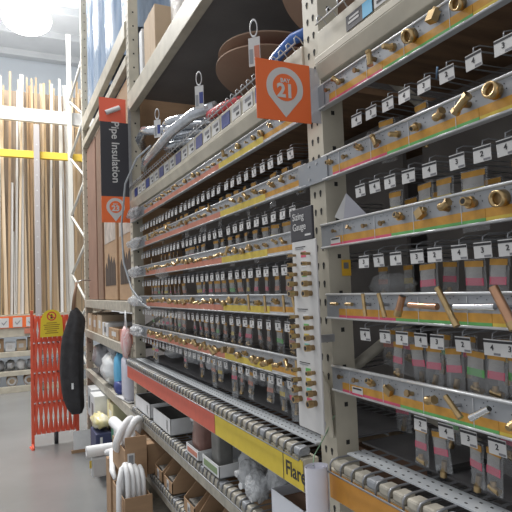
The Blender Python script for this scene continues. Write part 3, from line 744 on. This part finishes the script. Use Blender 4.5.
black_filled(2.78, 3.14, 'white open box with dark contents, second from the far end')
t = thing('clear_tub', 'round clear plastic tub between the white box and a tray', 'tub', (.93, 2.60, SZ))
MB().cyl((0, 0, 0), (0, 0, .11), .075, .095, clear, 24).build('tub_body', t); MB().cyl((0, 0, .11), (0, 0, .122), .10, .10, whitep, 24).build('tub_lid', t)
tray(2.30, 2.48, SZ, .045, .765, 1.0, whitep, 'shallow white tray holding a reddish bag', .06, salmon)
tag(MB().blob((.822, 2.39, SZ+.095), (.042, .065, .088), mat('reddish_pack', (.36, .20, .17), .3, 0, .35, 12, bump=.5), 14, 10, .08, 4, .55).build('parts_bag'), 'reddish brown bag standing in a white tray under the beam', 'bag of fittings')
tray(2.05, 2.25, SZ, .050, .765, 1.0, whitep, 'shallow white tray with green label holding a grey pack', .065, mat('olive_label', (.22, .30, .16), .6))
tag(MB().box(.785, .85, 2.10, 2.19, SZ+.006, SZ+.175, mat('grey_pack', (.22, .22, .21), .4, 0, .4, 14)).build('grey_pack', bevel=.008), 'tall grey pack standing in the green-labelled tray', 'pack')
for i, (y, x, z, r) in enumerate(((1.95, .87, .06, .065), (1.86, .82, .055, .06), (1.76, .80, .05, .055), (1.70, .86, .09, .06))):
    t = thing('parts_bag', ['grey clear bag of white fittings next to the grey pack', 'clear bag of white fittings leaning forward on the wire deck', 'front clear bag of white fittings near the white carton', 'upper clear bag resting behind the front bags of white fittings'][i], 'bag of fittings', (x, y, SZ+z+.01))
    MB().blob((0, 0, 0), (r*.8, r, r*.95), wrap, 16, 10, .16, 30+i).build('pouch', t)
    q = MB(); rnd = random.Random(i)
    for j in range(7):
        v = Vector((rnd.uniform(-.5, .3)*r, rnd.uniform(-.5, .5)*r, rnd.uniform(-.5, .4)*r)); q.cyl(v, v+Vector((rnd.uniform(-1, 1), rnd.uniform(-1, 1), rnd.uniform(-1, 1))).normalized()*.03, .012, .012, whitep, 10)
    q.build('bagged_fitting', t)
t = tray(1.37, 1.58, SZ, .115, .765, 1.10, mat('bluish_white_carton', (.66, .69, .76), .6), 'bluish white open carton below the Flare label', .115)
MB().box(.77, 1.095, 1.375, 1.575, SZ+.01, SZ+.085, kraftd).build('brown_contents', t)
carton(1.2, 1.45, 1.62, 1.9, SZ, SZ+.15, kraftd, 'dark carton behind the bags of white fittings', lab=None)
tag(MB().box(1.05, 1.5, 2.5, 3.3, SZ+.1, SZ+.13, kraftd).box(1.05, 1.5, 2.5, 3.3, SZ, SZ+.1, kraftd).build('carton'), 'long dark carton at the back of the shelf under the red beam', 'box')
# lower row: cut-front cartons
LZ = .497
def cut_carton(y0, y1, label, x0=.77, hgt=.15, front=.06, x1=1.15, m=kraft, z=LZ, rz=0):
    t = thing('cut_carton', label, 'cut-open carton', ((x0+x1)/2, (y0+y1)/2, z), (0, 0, rz), 'cut-open kraft cartons')
    X = (x1-x0)/2; Y = (y1-y0)/2; q = MB(); th = .004
    q.box(-X, X, -Y, Y, 0, th, m).box(-X, -X+th, -Y, Y, 0, front, m).box(X-th, X, -Y, Y, 0, hgt, m)
    for y in (-Y, Y-th):
        prof = [(-X, 0), (X, 0), (X, hgt), (-X*.2, hgt), (-X*.45, hgt*1.12), (-X*.75, hgt*.7), (-X, front)]
        vs = [(a, y, b) for a, b in prof]+[(a, y+th, b) for a, b in prof]; n = len(prof)
        q.add(vs, [tuple(range(n)), tuple(range(2*n-1, n-1, -1))]+[(i, n+i, n+(i+1) % n, (i+1) % n) for i in range(n)], m)
    q.build('box_body', t)
    MB().box(-X-.0012, -X-.0002, -.02, .02, .006, front-.005, white).build('printed_label', t)
    MB().box(-X-.0018, -X-.0012, -.012, .012, .018, front-.02, greyd).build('label_print', t)
    MB().box(-X+.02, X-.02, -Y+.02, Y-.02, .004, front*.9, mat('bag_contents', (.30, .29, .27), .5, 0, .5, 30, bump=.8)).build('loose_parts', t)
    return t
cut_carton(3.42, 3.66, 'kraft cut-open carton at the far end of the lowest shelf', hgt=.17)
tag(MB().blob((.83, 3.26, LZ+.055), (.07, .10, .05), film('greenish_film', (.45, .60, .50), .7, .8, .1, 30), 16, 9, .16, 51).build('parts_bag'), 'greenish clear bag on the lowest shelf beside the far carton', 'bag of fittings')
cut_carton(2.96, 3.12, 'kraft cut-open carton second along the lowest shelf, beside the greenish bag')
cut_carton(2.76, 2.92, 'kraft cut-open carton third along the lowest shelf', hgt=.17)
cut_carton(2.40, 2.56, 'kraft cut-open carton fourth along the lowest shelf')
cut_carton(2.16, 2.34, 'kraft cut-open carton nearest on the lowest shelf', hgt=.17)
carton(1.2, 1.6, 2.2, 2.7, LZ, LZ+.2, kraftd, 'dark carton behind the nearest cut-open cartons')
carton(1.2, 1.6, 2.8, 3.6, LZ, LZ+.22, kraftd, 'long dark carton at the back of the lowest shelf')
t = thing('floor_shelf', 'low floor-level shelf base with small cream face', 'shelf', (0, 0, 0))
MB().box(.79, 1.77, Y1, Y2, .08, .14, creamd).build('shelf_base', t)
# foam coils in cartons that stick into the aisle
fw = mat('white_foam', (.84, .86, .88), .6)
t = thing('cut_carton', 'kraft carton with label holding the upper white foam coil', 'cut-open carton', (0, 0, 0))
MB().box(.600, .722, 3.10, 3.105, .498, .735, kraft).box(.600, .605, 3.106, 3.50, .498, .66, kraft).box(.717, .722, 3.106, 3.50, .498, .70, kraft).box(.605, .717, 3.106, 3.50, .498, .502, kraft).build('box_body', t)
MB().box(.612, .652, 3.098, 3.0992, .575, .645, white).box(.619, .645, 3.0972, 3.098, .585, .635, greyd).build('printed_label', t)
t = thing('foam_coil', 'upper ring of white foam tubing sitting in a kraft carton', 'foam tubing')
for k, (r, dx, dz) in enumerate(((.086, .0, 0), (.080, .045, .0))):
    MB().tube(ring_pts((.645+dx, 3.33, .70+dz), r, (.75, 1, 0), (.35, .0, .9), 36, .02), .023, fw, 12, True).build('foam_turn', t)
carton(.735, .88, 3.14, 3.36, .498, .67, kraft, 'plain kraft carton right beside the upper white foam coil')
t = thing('cut_carton', 'lower kraft carton on the floor holding upright white foam', 'cut-open carton', (0, 0, 0))
MB().box(.555, .70, 2.90, 2.905, .0, .475, kraft).box(.555, .56, 2.906, 3.26, .0, .46, kraft).box(.695, .70, 2.906, 3.26, .0, .46, kraft).box(.56, .695, 3.255, 3.26, .0, .46, kraft).build('box_body', t)
t = thing('foam_coil', 'lower bundle of white foam tubing bent over inside a carton', 'foam tubing')
for k in range(4):
    x = .582+.030*k; y = 2.945+.012*k; tp = .60-.012*k
    MB().tube([(x, y, .10), (x, y, tp-.10), (x, y+.01, tp-.03), (x, y+.04, tp), (x, y+.085, tp+.01), (x, y+.13, tp-.02), (x, y+.15, tp-.10), (x, y+.15, .10)], .0145, fw, 12).build('foam_turn', t)
MB().tube([(.60, 3.06, .60), (.56, 3.0, .60), (.537, 2.96, .54), (.532, 2.95, .42), (.535, 2.95, .25)], .0145, fw, 12).build('foam_turn', t)
# ================================================================ FAR BAY LOW SHELVES
Zs = [1.168, .738, .383]
r5 = [(4.02, 4.30, .10, salmon, 'small red and white carton nearest on the upper low shelf'), (4.36, 4.80, .09, kraft, 'flat kraft carton behind the red one'), (4.86, 5.14, .12, whitep, 'white carton in the middle of the small cartons'),
      (5.18, 5.44, .18, kraftl, 'taller kraft carton between two white ones'), (5.48, 5.78, .17, kraft, 'kraft carton second from the far upright'), (5.82, 6.10, .18, kraftl, 'pale carton beside the far upright')]
for a, b, h_, m, lb in r5:
    carton(.81, 1.1, a, b, Zs[0], Zs[0]+h_, m, lb, 'small cartons in the far bay', lab=white if m != whitep else greyd)
carton(.83, 1.1, 4.90, 5.25, Zs[0]+.125, Zs[0]+.20, whitep, 'white carton stacked on the middle white one', 'small cartons in the far bay', lab=navy) if False else None
t = thing('parts_bag', 'red and white striped net bag hanging by the post', 'bag', (.77, 3.86, 1.20))
MB().blob((0, 0, 0), (.035, .085, .11), mat('striped_bag', (.80, .78, .78), .5, 0, .3, 16, stretch=(1, 8, .6), tint=(.62, .16, .16)), 14, 9, .12, 9).build('bag_body', t)
MB().tube([(0, -.03, .10), (.0, .0, .22), (0, .03, .10)], .006, whitep, 8).build('bag_neck', t)
z = Zs[1]
t = thing('clear_sack', 'big shiny clear sack in the middle of the far bay shelf', 'plastic sack', (.88, 4.92, z+.15)); MB().blob((0, 0, 0), (.12, .24, .145), mat('shiny_sack', (.80, .83, .85), .12, .1, .2, 8, bump=.9), 18, 12, .14, 61).build('sack_body', t)
MB().blob((.02, -.02, .17), (.09, .17, .05), wrap, 14, 8, .2, 62).build('gathered_neck', t)
t = thing('clear_sack', 'grey see-through sack beside the dark cloth', 'plastic sack', (.90, 5.65, z+.165)); MB().blob((0, 0, 0), (.10, .28, .145), mat('grey_sack', (.42, .43, .46), .2, 0, .4, 7, bump=.9), 18, 12, .16, 63).build('sack_body', t)
t = thing('blue_pack', 'bright blue printed pack standing beside the clear sack', 'pack', (.84, 4.46, z)); MB().blob((0, 0, .165), (.05, .085, .16), cyan, 14, 10, .06, 64, .6).build('pack_body', t)
MB().blob((-.0, -.05, .06), (.06, .08, .055), navy, 12, 8, .1, 65, .7).build('navy_base', t)
t = thing('white_pack', 'tall pale pack standing between the blue pack and the post', 'pack', (.84, 4.12, z)); MB().blob((0, 0, .17), (.05, .10, .168), mat('lilac_white', (.66, .67, .78), .35, 0, .15, 8), 14, 10, .05, 66, .5).build('pack_body', t)
t = thing('folded_leaflet', 'flat pale leaflets lying at the shelf front near the post', 'leaflet', (.80, 4.30, z+.004)); MB().box(-.02, .10, -.30, .05, 0, .006, white, Euler((0, .0, .1)).to_matrix().to_4x4()).build('leaflet_sheet', t)
z = Zs[2]
carton(.72, .9, 5.27, 5.55, z, z+.27, whitep, 'white carton jutting out beside the dark cloth', 'white cartons', tape=False, lab=greyd)
carton(.70, .9, 4.96, 5.22, z, z+.26, whitep, 'second white carton jutting out from the lower far shelf', 'white cartons', tape=False, lab=greyd)
carton(.80, 1.1, 4.62, 4.9, z, z+.24, mat('pale_yellow_box', (.72, .66, .42), .6), 'pale yellow carton right of the white cartons', lab=whitep)
t = thing('cleaner_jug', 'dark green and white box with a cap on the lower far shelf', 'box', (.82, 4.36, z)); MB().box(-.06, .12, -.12, .12, 0, .13, mat('dark_green', (.07, .22, .14), .5)).build('box_body', t, .004); MB().box(-.0615, -.0605, -.10, .0, .02, .11, white).build('printed_label', t)
t = thing('yellow_sack', 'crumpled yellow and white bag bulging from the low far shelf', 'plastic sack', (.72, 4.78, .475)); MB().blob((0, 0, 0), (.075, .17, .06), mat('yellow_white_film', (.84, .82, .70), .25, 0, .4, 7, tint=(.72, .62, .20), bump=.6), 16, 10, .2, 71).build('sack_body', t)
t = thing('navy_pack', 'navy blue pack under the yellow bag', 'pack', (.70, 4.75, .175)); MB().box(-.045, .085, -.15, .15, 0, .23, mat('dark_navy_box', (.05, .06, .14), .5)).build('pack_body', t, .01); MB().box(-.01, .01, -.152, -.151, .02, .2, whitep).build('pack_seam', t)
tag(MB().box(.86, 1.7, 3.9, 6.1, .0, .17, creamd).build('floor_shelf'), 'floor-level shelf base of the far bay', 'shelf')
MB  # noqa
t = thing('leaning_board', 'white panel standing on the floor beside the orange gate', 'panel', (.70, 5.62, 0)); MB().box(-.11, .05, 0, .012, .03, .21, whitep).build('panel_sheet', t); MB().box(-.13, .05, -.004, .016, 0, .03, kraft).build('panel_edge', t)
t = thing('white_roll', 'white foam roll sticking out into the aisle', 'roll', (.50, 3.95, .455), (0, 0, 0))
MB().cyl((.0, 0, 0), (.34, 0, .0), .040, .040, fw, 20).build('roll_body', t); MB().pipe((0, 0, 0), (-.003, 0, 0), .040, .012, whitep, 20).build('roll_end', t)
t = thing('clear_sleeve', 'see-through sleeve of grey film hanging under the white roll', 'plastic sleeve', (.53, 3.95, .25)); MB().box(0, .13, -.03, .03, .03, .164, mat('grey_film', (.60, .62, .64), .3, 0, .2, 6)).build('sleeve_body', t, .012); MB().box(-.016, -.002, -.032, -.026, .10, .15, yellow).build('sleeve_label', t)
t = thing('paper_heap', 'torn white wrapping paper heaped behind the white roll', 'paper', (.60, 3.66, .50)); MB().tube([(0, .05, .0), (.02, -.05, .03), (0, -.15, -.02), (-.02, -.25, -.03), (-.02, -.34, -.05)], [.02, .025, .02, .018, .012], fw, 10).build('paper_twist', t); MB().box(.0, .12, -.06, .1, -.5, -.04, kraft).build('carton_backing', t)
t = thing('foam_tube', 'short white foam tube lying over the low beam', 'foam tubing', (.74, 4.05, .57)); MB().cyl((0, .20, 0), (0, -.2, .015), .04, .04, fw, 16).build('foam_body', t); MB().pipe((0, -.2, .015), (0, -.203, .015), .04, .016, whitep, 16).build('foam_end', t)
# ================================================================ SCISSOR GATE
t = thing('scissor_gate', 'orange folding scissor gate standing across the aisle end', 'safety gate', (0, 6.1, 0))
gx0, gx1 = .24, .67
MB().box(gx0-.012, gx0+.018, -.02, .012, .0, 1.40, gate).build('end_post', t, .003)
MB().box(gx1, gx1+.03, -.02, .012, .0, 1.37, gate).build('end_post', t, .003)
n = 9; pitch = (gx1-gx0)/n
lv = [.13, .44, .75, 1.06, 1.33]
for j in range(4):
    for i in range(n):
        xa = gx0+.02+i*pitch; xb = xa+pitch*.62
        for (p0, p1, yy) in ((xa, xb, -.010), (xb, xa, .002)):
            q = MB(); d = Vector((p1-p0, 0, lv[j+1]-lv[j])); L = d.length; ang = math.atan2(d.x, d.z)
            M = Matrix.Translation((p0, yy, lv[j])) @ Euler((0, ang, 0)).to_matrix().to_4x4()
            q.box(-.0125, .0125, -.003, .003, -.012, L+.012, gate, M).build('gate_slat', t)
q = MB()
for z in lv[1:4]:
    for i in range(n+1): MB().cyl((gx0+.02+i*pitch, -.018, z), (gx0+.02+i*pitch, -.010, z), .008, .008, chrome, 10).build('rivet', t)
MB().tube([(gx0-.02, -.02, .0), (gx0, -.16, .0)], .014, gate, 8).tube([(gx0, .0, .03), (gx0, -.16, .012)], .012, gate, 8).build('foot_bar', t)
MB().tube([(.47, 0, .0), (.47, 0, .12)], .022, black, 10).build('caster', t)
t = thing('warning_sign', 'yellow warning placard with a prohibition symbol hung on the orange gate', 'warning sign', (.435, 6.055, 1.12))
pts = [(-.115, 0), (.115, 0), (.105, .20)]+[(.095*math.cos(a), .20+.085*math.sin(a)) for a in [PI*i/12 for i in range(0, 13)]]+[(-.105, .20)]
yl = mat('sign_yellow', (.78, .62, .04), .5)
MB().prism(pts, frame((0, 0, 0), *SIGN), .005, yl).build('sign_panel', t)
S = frame((0, -.0055, 0), *SIGN)
q = MB(); a1 = circ(0, .215, .048); q.prism(a1, S, .0006, mat('sign_red', (.65, .07, .05), .5)); q.prism(circ(0, .215, .035), frame((0, -.0062, 0), *SIGN), .0006, yl); q.prism([(-.035, .232), (-.027, .24), (.035, .198), (.027, .19)], frame((0, -.007, 0), *SIGN), .0006, MT['sign_red'])
q.prism([(-.012, .19), (.012, .19), (.008, .235), (-.008, .235)], frame((0, -.0068, 0), *SIGN), .0003, black); q.build('prohibition_symbol', t)
q = MB()
for i, wl in enumerate((.05, .08, .07, .075, .05, .065)): q.prism([(-wl, .14-i*.021), (wl, .14-i*.021), (wl, .149-i*.021), (-wl, .149-i*.021)], S, .0006, mat('brown_print', (.35, .22, .03), .6))
q.build('printed_lines', t)
# ================================================================ DARK HANGING CLOTH
t = thing('hanging_cloth', 'long dark draped cloth hanging at the far upright beside the gate', 'dark cloth', (.60, 5.72, 0))
q = MB(); K = 22; n = 26; vs = []; fs = []
prof = [(1.42, .02, .03), (1.38, .05, .03), (1.30, .085, .04), (1.1, .105, .0), (.8, .115, -.01), (.55, .105, .0), (.42, .085, .02), (.36, .05, .03)]
for j in range(K+1):
    s = j/K*(len(prof)-1); i0 = min(int(s), len(prof)-2); fr = s-i0
    z, r, cx = [prof[i0][k]*(1-fr)+prof[i0+1][k]*fr for k in range(3)]
    for a in range(n):
        th = 2*PI*a/n; rr = r*(1+.10*math.sin(5*th+z*2)+.05*math.sin(9*th-z*3))
        vs.append((cx*1.2+rr*math.cos(th), rr*.8*math.sin(th), z))
for j in range(K):
    for a in range(n): fs.append((j*n+a, (j+1)*n+a, (j+1)*n+(a+1) % n, j*n+(a+1) % n))
fs += [tuple(range(n-1, -1, -1)), tuple(range(K*n, (K+1)*n))]
q.add(vs, fs, cloth, True).build('cloth_body', t, sub=1)
MB().tube([(.02, 0, 1.40), (.03, .0, 1.52), (.06, .02, 1.68)], [.022, .018, .010], mat('brown_strap', (.24, .15, .10), .8), 8).build('hanging_strap', t)
MB().tube([(.06, .02, 1.68), (.12, .05, 1.70), (.22, .2, 1.70)], .006, steel, 8).build('hook', t)
MB().box(-.02, .0, -.095, -.090, .62, .68, whitep).build('small_tag', t)
# ================================================================ FAR MOULDING RACK
FY = 9.65
def fbeam(z0, z1, m, label, y=FY):
    t = thing('shelf_beam', label, 'shelf beam'); MB().box(-2.5, 1.45, y, y+.08, z0, z1, m).build('beam_body', t, .004)
    return t
fbeam(3.89, 4.01, mat('bright_yellow_beam', (.85, .60, .08), .5), 'bright yellow beam in front of the upright mouldings')
fbeam(4.52, 4.74, mat('white_beam', (.82, .82, .80), .5), 'wide white beam above the yellow one')
for z0, z1, lb in ((.575, .66, 'pale beam under the far kraft boxes'), (.27, .345, 'pale beam in the middle of the far low shelves'), (.0, .10, 'pale kick beam at the foot of the far shelves')):
    fbeam(z0, z1, cream, lb)
    if z0 > .1: tag(MB().box(-2.5, 1.10, FY+.081, FY+.75, z1-.02, z1-.001, creamd).build('shelf_board'), 'shelf board behind the %s' % lb, 'shelf board')
t = fbeam(.90, 1.05, cream, 'cream beam under the orange and white arrow labels')
t = thing('label_rail', 'rail of white arrow labels with orange dividers at the mouldings', 'label rail')
MB().box(-2.5, .70, FY-.02, FY-.005, 1.05, 1.24, orange).build('rail_plate', t)
for i in range(14):
    x = .57-i*.2
    c_ = MB().box(x-.07, x+.07, FY-.024, FY-.0205, 1.06, 1.215, white).build('arrow_label', t)
    MB().prism([(x-.04, 1.14), (x-.03, 1.15), (x-.008, 1.12), (x+.035, 1.17), (x+.045, 1.16), (x-.008, 1.095)], frame((0, FY-.0245, 0), *SIGN), .0005, greyd).build('arrow_print', c_)
tag(MB().box(.27, .39, FY-.03, FY-.02, .945, 1.03, salmon).build('red_tag'), 'small red tag on the cream beam under the arrow labels', 'tag')
def up2(x, y, label, top, bot=0, m=steel, br=True):
    t = thing('rack_upright', label, 'rack upright'); p = MB().box(x-.045, x+.045, y, y+.07, bot, top, m)
    z = bot+.2
    while z < top-.1: p.cyl((x, y-.003, z), (x, y+.001, z), .013, .013, white, 8); z += .26
    p.build('front_post', t, .003)
    if br:
        MB().box(x-.17, x-.10, y+.9, y+.97, bot, top-.5, m).build('rear_post', t)
        q = MB(); z = .4
        while z+1 < top-.5: q.tube([(x, y+.05, z), (x-.13, y+.92, z+.5)], .02, m, 6); q.tube([(x-.13, y+.92, z+.5), (x, y+.05, z+1)], .02, m, 6); z += 1.0
        q.build('brace', t)
up2(.49, FY-.09, 'grey perforated steel post in front of the mouldings', 4.45, .0, mat('grey_post', (.50, .47, .47), .5, .3), False)
up2(1.16, 8.65, 'pale upright frame with diagonal braces beside the mouldings', 6.6, 0, mat('pale_frame', (.66, .66, .62), .5), True)
rnd = random.Random(11)
x = -1.30; i = 0
while x < 1.38:
    wd = rnd.choice([.025, .035, .045, .06]); ci = rnd.choice([0, 0, 0, 1, 1, 2, 2, 3, 4, 4, 5]); top = 5.33+rnd.uniform(-.14, .14)
    if rnd.random() < .08: top = rnd.uniform(2.6, 3.6)
    tl = rnd.uniform(-.022, .028)
    yy = FY+.14+(i % 5)*.065
    t = bpy.data.objects.new('moulding_strip', None)
    q = MB().box(-wd/2, wd/2, 0, .02, 0, top-1.25, stick(ci)).box(-wd/2, -wd/2+wd*.3, -.006, 0, 0, top-1.25, stick(ci))
    o = q.build('moulding_strip', loc=(x-tl*.5, yy, 1.26)); o.rotation_euler = (-.03, tl, 0)
    bpy.data.objects.remove(t)
    cn = ['white', 'tan wooden', 'light wooden', 'brown wooden', 'bright white', 'honey wooden'][ci]
    tag(o, '%s %s moulding strip on end at the far rack, %s from the left' % ('short' if top < 4 else ('wide' if wd > .05 else ('slim' if wd < .03 else 'medium')), cn, ordw(i) if i < 38 else 'toward the right end'), 'moulding', 'mouldings standing at the far rack')
    x += wd+.006; i += 1
tag(MB().box(-2.5, 1.8, FY+.66, FY+.69, 1.06, 5.25, mat('backing_board', (.42, .34, .26), .8, 0, .45, 3, stretch=(9, 1, .15))).build('backing_board'), 'brown striped backing board behind the mouldings', 'board')
tag(MB().box(-2.5, 1.45, FY+.085, FY+.60, 1.06, 1.25, cream).build('moulding_base'), 'cream base ledge the mouldings stand on', 'ledge')
# boxes on far shelves
def fbox(x, z, wd, h_, m, lb, lab=None):
    t = thing('carton', lb, 'box', (x, FY+.22, z)); MB().box(-wd/2, wd/2, -.12, .2, 0, h_, m).build('box_body', t, .006)
    if lab: MB().box(-wd*.3, wd*.2, -.1215, -.1205, h_*.3, h_*.7, lab).build('printed_label', t)
pos = ['rightmost', 'second from right', 'third from right', 'fourth from right', 'fifth from right', 'sixth from right', 'seventh from right']
for i in range(6):
    fbox(.40-i*.17, .661, .145, .20-.03*(i % 3), [kraft, kraftl, whitep, kraft, kraftd, kraftl][i], '%s box on the upper far shelf, below the arrow labels' % pos[i], white)
for i in range(6):
    t = thing('clear_pack', '%s shiny grey pack on the middle far shelf' % pos[i], 'pack', (.38-i*.16, FY+.2, .346)); MB().blob((0, 0, .08), (.07, .08, .085), [mat('grey_sack', (0, 0, 0)), whitep, steel][i % 3], 12, 8, .15, 80+i, .7).build('pack_body', t)
for i in range(4):
    t = thing('bent_trim_pack', '%s kraft roll on the bottom far shelf' % pos[i], 'roll', (.34-i*.26, FY+.2, .101)); MB().cyl((0, -.1, .07), (0, .25, .07), .085, .085, kraftl if i % 2 else kraft, 18).build('roll_body', t); MB().pipe((0, -.1, .07), (0, -.103, .07), .075, .04, whitep, 18).build('roll_end', t)

for i, (y, x, ry, h_) in enumerate(((3.30, .97, .09, .035), (2.95, 1.00, .14, .04), (2.55, .98, .10, .05), (2.15, 1.0, .13, .03), (1.75, .98, .12, .035))):
    t = thing('clear_pack', ['farthest crumpled clear pack lying on the left deck', 'clear pack second from the far end of the left deck', 'plumpest clear pack near the middle of the left deck', 'flat clear pack on the left deck above the colour change', 'clear pack on the left deck nearest the gauge board'][i], 'plastic pack', (x, y, 1.130+h_), (0, 0, 0), 'clear packs on the left deck')
    MB().blob((0, 0, 0), (.07, ry, h_), wrap, 16, 8, .2, 90+i).build('pack_film', t)
